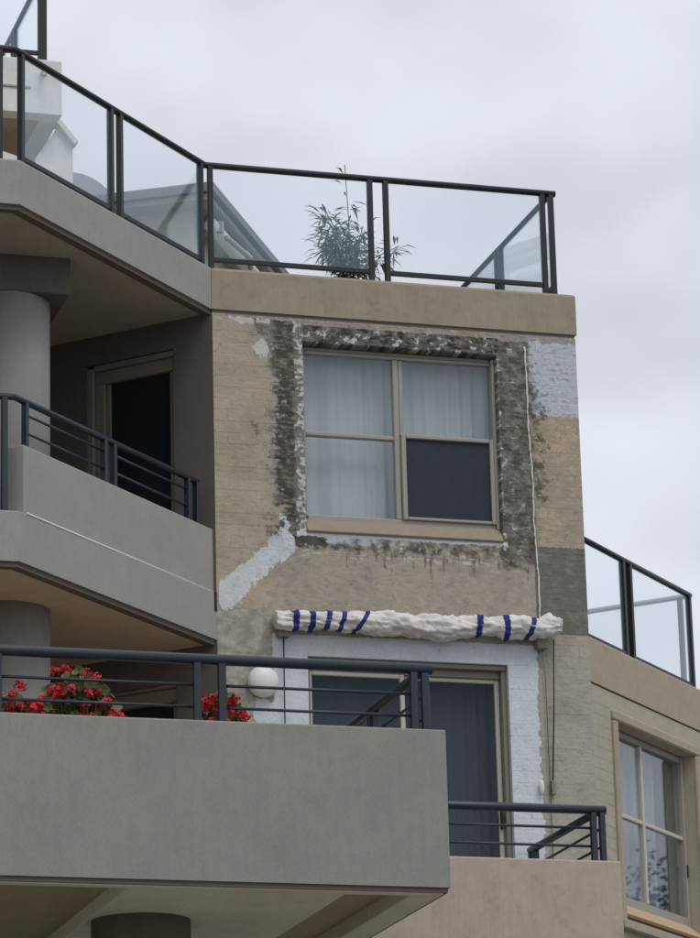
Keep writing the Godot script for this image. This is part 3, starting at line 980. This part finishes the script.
func make_railings():
	# roof edge
	var r := thing("roof_railing", "black framed glass railing bending along the roof edge above the stripped facade", "railing")
	var i := 0.07
	var K0 := Vector3(-i * 0.41, 0, -i)                    # kink over the corner
	var K1 := Vector3(-2.065 - i * 0.41, 0, 2.065 - i)
	var E := Vector3(3.11, 0, -i)
	var yt := 13.235
	var F := Vector3(3.11, 0, -4.2)
	var L2 := Vector3(-9, 0, 2.065 - i)
	var h := Vector3(0, yt - 0.028, 0)
	var st := mb(true)
	tube(st, [L2 + h, K1 + h, K0 + h, E + h + Vector3(0.035, 0, 0)], 0.029, 12)
	build(st, "handrail", M.rail, r)
	st = mb(true); tube(st, [E + h + Vector3(0, 0, -0.02), F + h], 0.026, 12)
	build(st, "handrail", M.rail, r)
	var D := K0.distance_to(K1)
	glass_run(r, K0, K1, [0.08, 1.37, 1.51, D - 0.09], PT - 0.02, yt, 12.32, M.rail, [[0.1, 1.35], [1.53, D - 0.11]])
	glass_run(r, K1, L2, [0.12, 1.6, 1.75], PT - 0.02, yt, 12.32, M.rail, [[0.14, 1.58], [1.77, 3.4]])
	glass_run(r, K0, E, [0.045, 1.47, 1.613, 3.05, 3.13], PT - 0.02, yt, 12.35, M.rail, [[0.068, 1.447], [1.636, 3.027]])
	glass_run(r, E, F, [1.40, 1.50, 2.85, 2.95], PT - 0.02, yt, 12.35, M.rail, [[0.05, 1.38], [1.52, 2.83], [2.97, 4.1]])
	# penthouse
	r = thing("penthouse_railing", "black framed glass railing on the white upper storey at top left", "railing")
	var a := Vector3(-0.80, 0, -3.02)
	var b := Vector3(-0.80, 0, -8.0)
	var c := Vector3(-9, 0, -3.02)
	st = mb(true); tube(st, [c + Vector3(0, 16.25, 0), a + Vector3(0, 16.25, 0), b + Vector3(0, 16.25, 0)], 0.028, 12)
	build(st, "handrail", M.rail, r)
	glass_run(r, a, b, [0.04, 1.4, 1.5], 15.29, 16.27, 15.40, M.rail, [[0.07, 1.38], [1.52, 3.0]])
	glass_run(r, a, c, [0.045, 1.4, 1.5], 15.29, 16.27, 15.40, M.rail, [[0.07, 1.38], [1.52, 3.0]])
	# right wing
	r = thing("wing_railing", "black framed glass railing on the lower right wing roof", "railing")
	var dd := Vector3(S, 0, -S)
	var O := Vector3(3.25, 0, -0.54) - Vector3(S, 0, S) * 0.07
	a = O + dd * 0.06
	b = O + dd * 2.93
	c = b + Vector3(-S, 0, -S) * 3.0
	h = Vector3(0, 10.34, 0)
	st = mb(true); tube(st, [a + h, b + h], 0.028, 12)
	build(st, "handrail", M.rail, r)
	st = mb(true); tube(st, [b + h + Vector3(-S, 0, -S) * 0.02, c + h], 0.026, 12)
	build(st, "handrail", std(pc(120, 128, 132), 0.5), r)
	glass_run(r, a, b, [0.05, 1.34, 1.49, 2.83], 9.40, 10.365, 9.46, M.rail, [[0.075, 1.315], [1.515, 2.805]])
	glass_run(r, b, c, [0.10, 1.5], 9.40, 10.365, 9.46, M.rail, [[0.125, 1.475], [1.525, 2.9]])
	# balcony at the left, bars on the upstand
	r = thing("balcony_railing", "dark barred railing on the left balcony's grey upstand", "railing")
	K0 = Vector3(-i * 0.41, 0, -i)
	var dl := Vector3(-S, 0, S)
	var P0 := Vector3(-i * S, 0, -i * S)
	a = P0 + dl * 0.17
	b = K1
	yt = 10.352
	h = Vector3(0, yt - 0.025, 0)
	st = mb(true); tube(st, [a + h, b + h, L2 + h], 0.026, 12)
	build(st, "handrail", M.rail2, r)
	for t in [0.19, 0.325, 1.47, 1.61, 2.74]:
		st = mb()
		post(st, P0.x + dl.x * t, P0.z + dl.z * t, 9.94, yt - 0.03, dl, 0.04, 0.05)
		build(st, "post", M.rail2, r)
	for seg in [[0.345, 1.45], [1.63, 2.72]]:
		for y in [10.225, 10.08]:
			st = mb(true); tube(st, [P0 + dl * seg[0] + Vector3(0, y, 0), P0 + dl * seg[1] + Vector3(0, y, 0)], 0.011, 8)
			build(st, "bar", M.rail2, r)
	for x in [-2.17, -2.24, -3.6]:
		st = mb(); post(st, x, 2.065 - i, 9.39, yt - 0.03, Vector3.RIGHT, 0.045, 0.05)
		build(st, "post", M.rail2, r)
	for y in [10.225, 10.08, 9.93, 9.78, 9.63, 9.48]:
		st = mb(true); tube(st, [Vector3(-2.26, y, 2.065 - i), Vector3(-9, y, 2.065 - i)], 0.011, 8)
		build(st, "bar", M.rail2, r)
	# terrace at the front
	r = thing("terrace_railing", "dark blue barred railing with flowers behind it on the front terrace", "railing")
	var zt := 4.66
	yt = 7.684
	st = mb(true); tube(st, [Vector3(-9, yt - 0.038, zt), Vector3(0.325, yt - 0.038, zt)], 0.038, 14)
	build(st, "handrail", M.rail2, r)
	st = mb(true); tube(st, [Vector3(0.275, yt - 0.038, zt - 0.02), Vector3(0.275, yt - 0.038, 2.05)], 0.034, 14)
	build(st, "handrail", M.rail2, r)
	for x in [0.272, 0.19, -1.185, -1.36, -2.74, -2.92, -4.3]:
		st = mb(); post(st, x, zt, 7.185, yt - 0.05, Vector3.RIGHT, 0.052, 0.05)
		build(st, "post", M.rail2, r)
	for z in [3.46, 3.36, 2.1]:
		st = mb(); post(st, 0.275, z, 7.185, yt - 0.05, Vector3.BACK, 0.052, 0.05)
		build(st, "post", M.rail2, r)
	for y in [7.465, 7.31]:
		for seg in [[0.16, -1.155], [-1.39, -2.71], [-2.95, -4.28], [-4.33, -9]]:
			st = mb(true); tube(st, [Vector3(seg[0], y, zt), Vector3(seg[1], y, zt)], 0.011, 8)
			build(st, "bar", M.rail2, r)
		for seg in [[4.61, 3.49], [3.33, 2.13]]:
			st = mb(true); tube(st, [Vector3(0.275, y, seg[0]), Vector3(0.275, y, seg[1])], 0.011, 8)
			build(st, "bar", M.rail2, r)
	# balcony in the middle
	r = thing("middle_railing", "dark blue barred railing on the salmon balcony below the door", "railing")
	zt = 1.775
	yt = 7.345
	var xe := 2.615
	st = mb(true); tube(st, [Vector3(0.45, yt - 0.035, zt), Vector3(xe + 0.04, yt - 0.035, zt)], 0.035, 14)
	build(st, "handrail", M.rail2, r)
	st = mb(true); tube(st, [Vector3(xe, yt - 0.035, zt - 0.02), Vector3(xe, yt - 0.035, 0.10)], 0.032, 14)
	build(st, "handrail", M.rail2, r)
	for x in [xe + 0.008, xe - 0.065, 0.9, 0.75]:
		st = mb(); post(st, x, zt, 6.88, yt - 0.05, Vector3.RIGHT, 0.045, 0.05)
		build(st, "post", M.rail2, r)
	for z in [0.12, 0.22]:
		st = mb(); post(st, xe, z, 6.88, yt - 0.05, Vector3.BACK, 0.045, 0.05)
		build(st, "post", M.rail2, r)
	for y in [7.165, 7.02]:
		st = mb(true); tube(st, [Vector3(0.93, y, zt), Vector3(xe - 0.09, y, zt)], 0.011, 8)
		build(st, "bar", M.rail2, r)
		st = mb(true); tube(st, [Vector3(xe, y, zt - 0.03), Vector3(xe, y, 0.25)], 0.011, 8)
		build(st, "bar", M.rail2, r)

# ------------------------------------------------------------------ awning
func awning_point(n: FastNoiseLite, x: float, a: float, grow: float) -> Vector3:
	var t := (x - 0.46) / 2.50
	var r := 0.076 + 0.012 * sin(x * 5.0 + 1.0) + 0.026 * exp(-pow((x - 1.88) / 0.22, 2)) - 0.03 * sstep(0.95, 1.0, t)
	r += 0.007 * sin(a * 2.0 + x * 17.0) + 0.005 * sin(a * 3.0 - x * 29.0 + 2.0 * sin(x * 6.0))
	r += 0.032 * n.get_noise_3d(x * 26.0 + sin(a) * 9.0, cos(a) * 14.0, sin(a) * 14.0) + 0.016 * n.get_noise_3d(x * 70.0, cos(a) * 40.0, sin(a) * 40.0 + x * 40.0)
	r -= 0.030 * absf(n.get_noise_3d(x * 34.0 + a * 5.0 + 40.0, x * 9.0 - a * 3.0, 7.0)) - 0.006
	r += 0.010 * (1.0 - absf(n.get_noise_3d(x * 60.0 - sin(a) * 30.0, cos(a) * 30.0 + 11.0, x * 25.0)) * 2.0)
	r += grow
	var cy := 9.172 + 0.045 * t - 0.012 * sin(t * PI) - 0.016 * exp(-pow((x - 1.90) / 0.2, 2)) + 0.02 * sstep(0.93, 1.0, t)
	var low := 1.0 + (0.22 * exp(-pow((x - 1.93) / 0.1, 2)) if sin(a) < 0 else 0.0)
	return Vector3(x, cy + sin(a) * r * low, 0.115 + cos(a) * r)

func make_awning():
	var aw := thing("rolled_awning", "rolled white canvas awning tied with blue bands above the balcony door", "awning")
	var n := FastNoiseLite.new()
	n.seed = 33; n.frequency = 0.09; n.fractal_octaves = 3
	var st := mb(true)
	var N := 260
	var A := 40
	for i in N:
		var x0 := lerpf(0.46, 2.96, float(i) / N)
		var x1 := lerpf(0.46, 2.96, float(i + 1) / N)
		for j in A:
			var a := TAU * j / A
			var b := TAU * ((j + 1) % A) / A
			quad(st, awning_point(n, x0, b, 0), awning_point(n, x0, a, 0), awning_point(n, x1, a, 0), awning_point(n, x1, b, 0))
	for j in A:
		var a := TAU * j / A
		var b := TAU * ((j + 1) % A) / A
		tri(st, Vector3(0.47, 9.17, 0.115), awning_point(n, 0.46, a, 0), awning_point(n, 0.46, b, 0))
		tri(st, Vector3(2.955, 9.235, 0.115), awning_point(n, 2.96, b, 0), awning_point(n, 2.96, a, 0))
	var cv := plaster(pc(190, 188, 184), 1, 2.6, 0.95, 0.9)
	build(st, "canvas_roll", cv, aw)
	var blue := std(Color(0.13, 0.16, 0.45), 0.85)
	for q in [[0.632, 0.0, 0.052], [0.772, 0.004, 0.05], [0.908, 0.02, 0.045], [1.03, 0.025, 0.04], [1.20, 0.06, 0.04], [2.22, 0.004, 0.05], [2.46, -0.004, 0.05], [2.685, 0.03, 0.045]]:
		st = mb(true)
		for j in A:
			var a := TAU * j / A
			var b := TAU * (j + 1) / A
			for k in 5:
				var xa: float = q[0] - q[2] / 2 + q[2] * k / 5.0
				var xb: float = q[0] - q[2] / 2 + q[2] * (k + 1) / 5.0
				var sa: float = q[1] * sin(a)
				var sb: float = q[1] * sin(b)
				quad(st, awning_point(n, xa + sb, b, 0.004), awning_point(n, xa + sa, a, 0.004), awning_point(n, xb + sa, a, 0.004), awning_point(n, xb + sb, b, 0.004))
		build(st, "band", blue, aw)
	for x in [0.55, 2.80]:
		st = mb(); rbox(st, x - 0.05, x + 0.05, 9.04, 9.16, 0.004, 0.10, 0.006)
		build(st, "bracket", M.alu_dark, aw)
	st = mb(true); tube(st, [Vector3(0.552, 9.05, 0.05), Vector3(0.553, 7.6, 0.03), Vector3(0.556, 6.58, 0.03)], 0.006, 6)
	build(st, "cord", M.black, aw)
	st = mb(true); tube(st, [Vector3(2.90, 9.12, 0.09), Vector3(2.885, 8.5, 0.06), Vector3(2.862, 7.9, 0.03)], 0.006, 6)
	build(st, "cord", M.black, aw)
	st = mb(true); tube(st, [Vector3(2.80, 9.1, 0.05), Vector3(2.835, 8.8, 0.03), Vector3(2.84, 6.6, 0.02)], 0.005, 6)
	build(st, "cord", M.alu_dark, aw)
	st = mb(); rbox(st, 2.845, 2.879, 7.80, 7.92, 0.008, 0.05, 0.005)
	build(st, "cleat", M.alu_dark, aw)
	st = mb(true)
	lathe(st, Vector3(2.76, 7.86, 0.035), [[0.0, 0.065], [0.012, 0.06], [0.02, 0.035], [0.024, 0.0], [0.018, -0.035], [0.008, -0.06], [0.0, -0.065]], Vector3.UP, 14)
	build(st, "cord_knot", M.white, aw)

func lathe(st: SurfaceTool, c: Vector3, prof: Array, axis: Vector3, n := 32):
	var s := axis.cross(Vector3.RIGHT)
	if s.length() < 0.1: s = axis.cross(Vector3.BACK)
	s = s.normalized()
	var t := axis.cross(s)
	for i in prof.size() - 1:
		for j in n:
			var a := TAU * j / n
			var b := TAU * (j + 1) / n
			var p := func(q: Array, ang: float) -> Vector3: return c + axis * q[1] + (s * cos(ang) + t * sin(ang)) * q[0]
			var A: Vector3 = p.call(prof[i], a)
			var B: Vector3 = p.call(prof[i], b)
			var C: Vector3 = p.call(prof[i + 1], b)
			var E: Vector3 = p.call(prof[i + 1], a)
			if prof[i][0] > 1e-5: tri(st, A, C, B)
			if prof[i + 1][0] > 1e-5: tri(st, A, E, C)

func make_lamp():
	var l := thing("wall_lamp", "round white bulkhead lamp on the wall left of the door", "lamp")
	var st := mb(true)
	lathe(st, Vector3(0.372, 8.657, 0.004), [[0.0, 0.03], [0.10, 0.03], [0.105, 0.02], [0.105, 0.0], [0.0, 0.0]], Vector3.BACK, 32)
	build(st, "base", M.alu, l)
	st = mb(true)
	var prof := [[0.0, 0.125]]
	for k in range(1, 11):
		var a := PI / 2 * k / 10.0
		prof.append([0.132 * sin(a), 0.045 + 0.08 * cos(a)])
	prof.append([0.132, 0.028]); prof.append([0.10, 0.022])
	lathe(st, Vector3(0.372, 8.657, 0.004), prof, Vector3.BACK, 40)
	build(st, "diffuser", std(Color(0.86, 0.86, 0.86), 0.45), l)

# ------------------------------------------------------------------ plants
func leaf(st: SurfaceTool, p: Vector3, d: Vector3, up: Vector3, l: float, w: float, bend: float):
	var s := d.cross(up).normalized()
	var nn := s.cross(d)
	var m := p + d * l * 0.5 + nn * bend * 0.5
	var e := p + d * l - nn * bend
	tri(st, p, m - s * w / 2, m); tri(st, p, m, m + s * w / 2)
	tri(st, m - s * w / 2, e, m); tri(st, m, e, m + s * w / 2)

func rdir() -> Vector3:
	return Vector3(rng.randfn(), rng.randfn(), rng.randfn()).normalized()

func make_plants():
	# bamboo in a pot on the roof
	var b := thing("bamboo_plant", "leafy potted bamboo growing behind the roof railing", "plant")
	var base := Vector3(1.47, 12.02, -0.75)
	var st := mb(true)
	lathe(st, base, [[0.0, 0.34], [0.15, 0.34], [0.17, 0.36], [0.19, 0.36], [0.19, 0.32], [0.13, 0.0], [0.0, 0.0]], Vector3.UP, 24)
	build(st, "pot", plaster(pc(130, 90, 70), 1), b)
	var lm := std(Color(0.30, 0.36, 0.27), 0.6)
	lm.backlight = Color(0.25, 0.3, 0.2); lm.vertex_color_use_as_albedo = true; lm.cull_mode = BaseMaterial3D.CULL_DISABLED
	lm.albedo_color = Color.WHITE
	var fo := mb()
	var culms := []
	for k in 11:
		var a := rng.randf() * TAU
		var top := base + Vector3(rng.randf_range(-0.27, 0.34), rng.randf_range(0.75, 1.22), rng.randf_range(-0.2, 0.2))
		if k == 0: top = base + Vector3(-0.04, 1.58, 0.0)
		if k == 1: top = base + Vector3(-0.25, 1.12, 0.05)
		if k == 2: top = base + Vector3(0.44, 0.85, 0.0)
		var p0 := base + Vector3(cos(a) * 0.08, 0.33, sin(a) * 0.08)
		var mid := p0.lerp(top, 0.5) + Vector3((base.x - top.x) * 0.3, 0.08, 0)
		st = mb(true); tube(st, [p0, p0.lerp(mid, 0.5), mid, mid.lerp(top, 0.6), top], 0.0045, 6)
		build(st, "culm", std(Color(0.35, 0.37, 0.22), 0.6), b)
		var nl := 105 if k != 0 else 60
		for q in nl:
			var t := rng.randf_range(0.12, 1.0)
			if k == 0 and t > 0.72 and rng.randf() < 0.75: continue
			var P := p0.lerp(mid, t * 2) if t < 0.5 else mid.lerp(top, t * 2 - 1)
			var dir := (Vector3(rng.randfn(), rng.randf_range(-1.0, 0.5), rng.randfn() * 0.8)).normalized()
			P += dir * rng.randf_range(0.0, 0.09)
			var g := rng.randf_range(0.7, 1.25)
			fo.set_color(Color(0.14 * g, 0.175 * g, 0.115 * g))
			leaf(fo, P, dir, Vector3.UP if absf(dir.y) < 0.9 else Vector3.RIGHT, rng.randf_range(0.10, 0.18), rng.randf_range(0.018, 0.03), rng.randf_range(0.0, 0.03))
	var f := build(fo, "foliage", lm, b)
	f.set_meta("kind", "stuff")
	# geraniums behind the front railing
	geranium("red geranium cut off by the left edge behind the terrace railing", -2.60, 0.30, 7.46, 110, 36)
	geranium("tall red geranium, largest of the three behind the terrace railing", -2.15, 0.31, 7.66, 300, 60)
	geranium("small red geranium beside the twin posts of the terrace railing", -1.13, 0.21, 7.54, 150, 34)

func geranium(label: String, x: float, spread: float, top: float, nl: int, nf: int):
	var g := thing("geranium_plant", label, "plant", "geraniums on the front terrace")
	var z := 4.36
	var st := mb()
	rbox(st, x - spread * 0.8, x + spread * 0.8, 6.55, 6.98, z - 0.13, z + 0.13, 0.01)
	build(st, "planter", plaster(pc(120, 85, 65), 1), g)
	var lm := std(Color.WHITE, 0.6)
	lm.vertex_color_use_as_albedo = true; lm.backlight = Color(0.2, 0.3, 0.1); lm.cull_mode = BaseMaterial3D.CULL_DISABLED
	var fo := mb()
	st = mb(true)
	for k in nl:
		var p := Vector3(x + rng.randfn() * spread * 0.48, 0, z + rng.randf_range(-0.14, 0.17))
		p.y = lerpf(7.02, top - 0.05 - 0.25 * absf(p.x - x) / spread, pow(rng.randf(), 0.7))
		if k % 3 == 0: tube(st, [Vector3(lerpf(x, p.x, 0.5), 6.97, lerpf(z, p.z, 0.5)), p], 0.004, 5, false)
		# round scalloped leaf of 9 small faces
		var nn := (rdir() + Vector3(0, 0.8, 0.9)).normalized()
		var s := nn.cross(Vector3(0.3, 1, 0.2)).normalized()
		var t := nn.cross(s)
		var r := rng.randf_range(0.028, 0.05)
		var gg := rng.randf_range(0.6, 1.3)
		fo.set_color(Color(0.10 * gg + rng.randf() * 0.05, 0.16 * gg, 0.045 * gg))
		for j in 9:
			var a := TAU * j / 9
			var b := TAU * (j + 1) / 9
			var ra := r * (1.0 if j % 2 else 0.82)
			var rb := r * (0.82 if j % 2 else 1.0)
			tri(fo, p, p + (s * cos(a) + t * sin(a)) * ra + nn * 0.012, p + (s * cos(b) + t * sin(b)) * rb + nn * 0.012)
	build(st, "stems", std(Color(0.3, 0.38, 0.16), 0.7), g)
	var f := build(fo, "foliage", lm, g)
	f.set_meta("kind", "stuff")
	var reds := [std(Color(0.84, 0.14, 0.17), 0.6), std(Color(0.88, 0.22, 0.30), 0.6), std(Color(0.74, 0.08, 0.14), 0.6)]
	for k in nf:
		var c := Vector3(x + rng.randf_range(-1, 1) * spread, 0, z + rng.randf_range(-0.04, 0.21))
		var up := top - 0.42 * pow(absf(c.x - x) / spread, 2.0)
		c.y = lerpf(7.12, up, pow(rng.randf(), 0.8))
		st = mb()
		for q in 20:
			var dir := (rdir() + Vector3(0, 0.35, 0.35)).normalized()
			var P := c + dir * rng.randf_range(0.012, 0.04)
			for j in 5:
				var s2 := dir.cross(rdir()).normalized()
				leaf(st, P, (s2 + dir * 0.4).normalized(), dir, 0.019, 0.016, 0.003)
		build(st, "flower", reds[k % 3], g)

# trees across the side garden: they show in the panes of the right-hand window
func make_trees():
	var spots := [["tall leafy tree right of the building, reflected in the angled window", Vector3(19, 0, -10.0), 10.8], ["shorter leafy tree right of the building, nearer the street", Vector3(17.0, 0, -5.5), 9.4]]
	for s in spots:
		var t := thing("garden_tree", s[0], "tree", "trees in the side garden")
		t.position = s[1]
		var H: float = s[2]
		var st := mb(true)
		for k in 5:
			var a := TAU * k / 5.0 + rng.randf()
			tube(st, [Vector3(0, H * 0.42, 0), Vector3(cos(a) * 0.6, H * 0.6, sin(a) * 0.6), Vector3(cos(a) * 1.5, H * 0.8, sin(a) * 1.5)], 0.07, 8)
		var prev := 0.26
		for k in 6:
			tube(st, [Vector3(0.05 * sin(k), H * 0.08 * k, 0), Vector3(0.05 * sin(k + 1), H * 0.08 * (k + 1), 0)], prev, 10)
			prev -= 0.025
		build(st, "trunk", std(Color(0.26, 0.21, 0.17), 0.9), t)
		var fo := mb()
		var lm := std(Color.WHITE, 0.6)
		lm.vertex_color_use_as_albedo = true; lm.cull_mode = BaseMaterial3D.CULL_DISABLED
		for k in 60:
			var c := Vector3(rng.randf_range(-2.2, 2.2), H * 0.76 + rng.randf_range(-0.2, 0.2) * H, rng.randf_range(-2.2, 2.2))
			for q in 380:
				var P := c + Vector3(rng.randfn(), rng.randfn(), rng.randfn()) * 0.32
				var g := rng.randf_range(0.6, 1.3)
				fo.set_color(Color(0.05 * g, 0.085 * g, 0.03 * g))
				leaf(fo, P, rdir(), rdir(), 0.11, 0.05, 0.02)
		var f := build(fo, "crown", lm, t)
		f.set_meta("kind", "stuff")
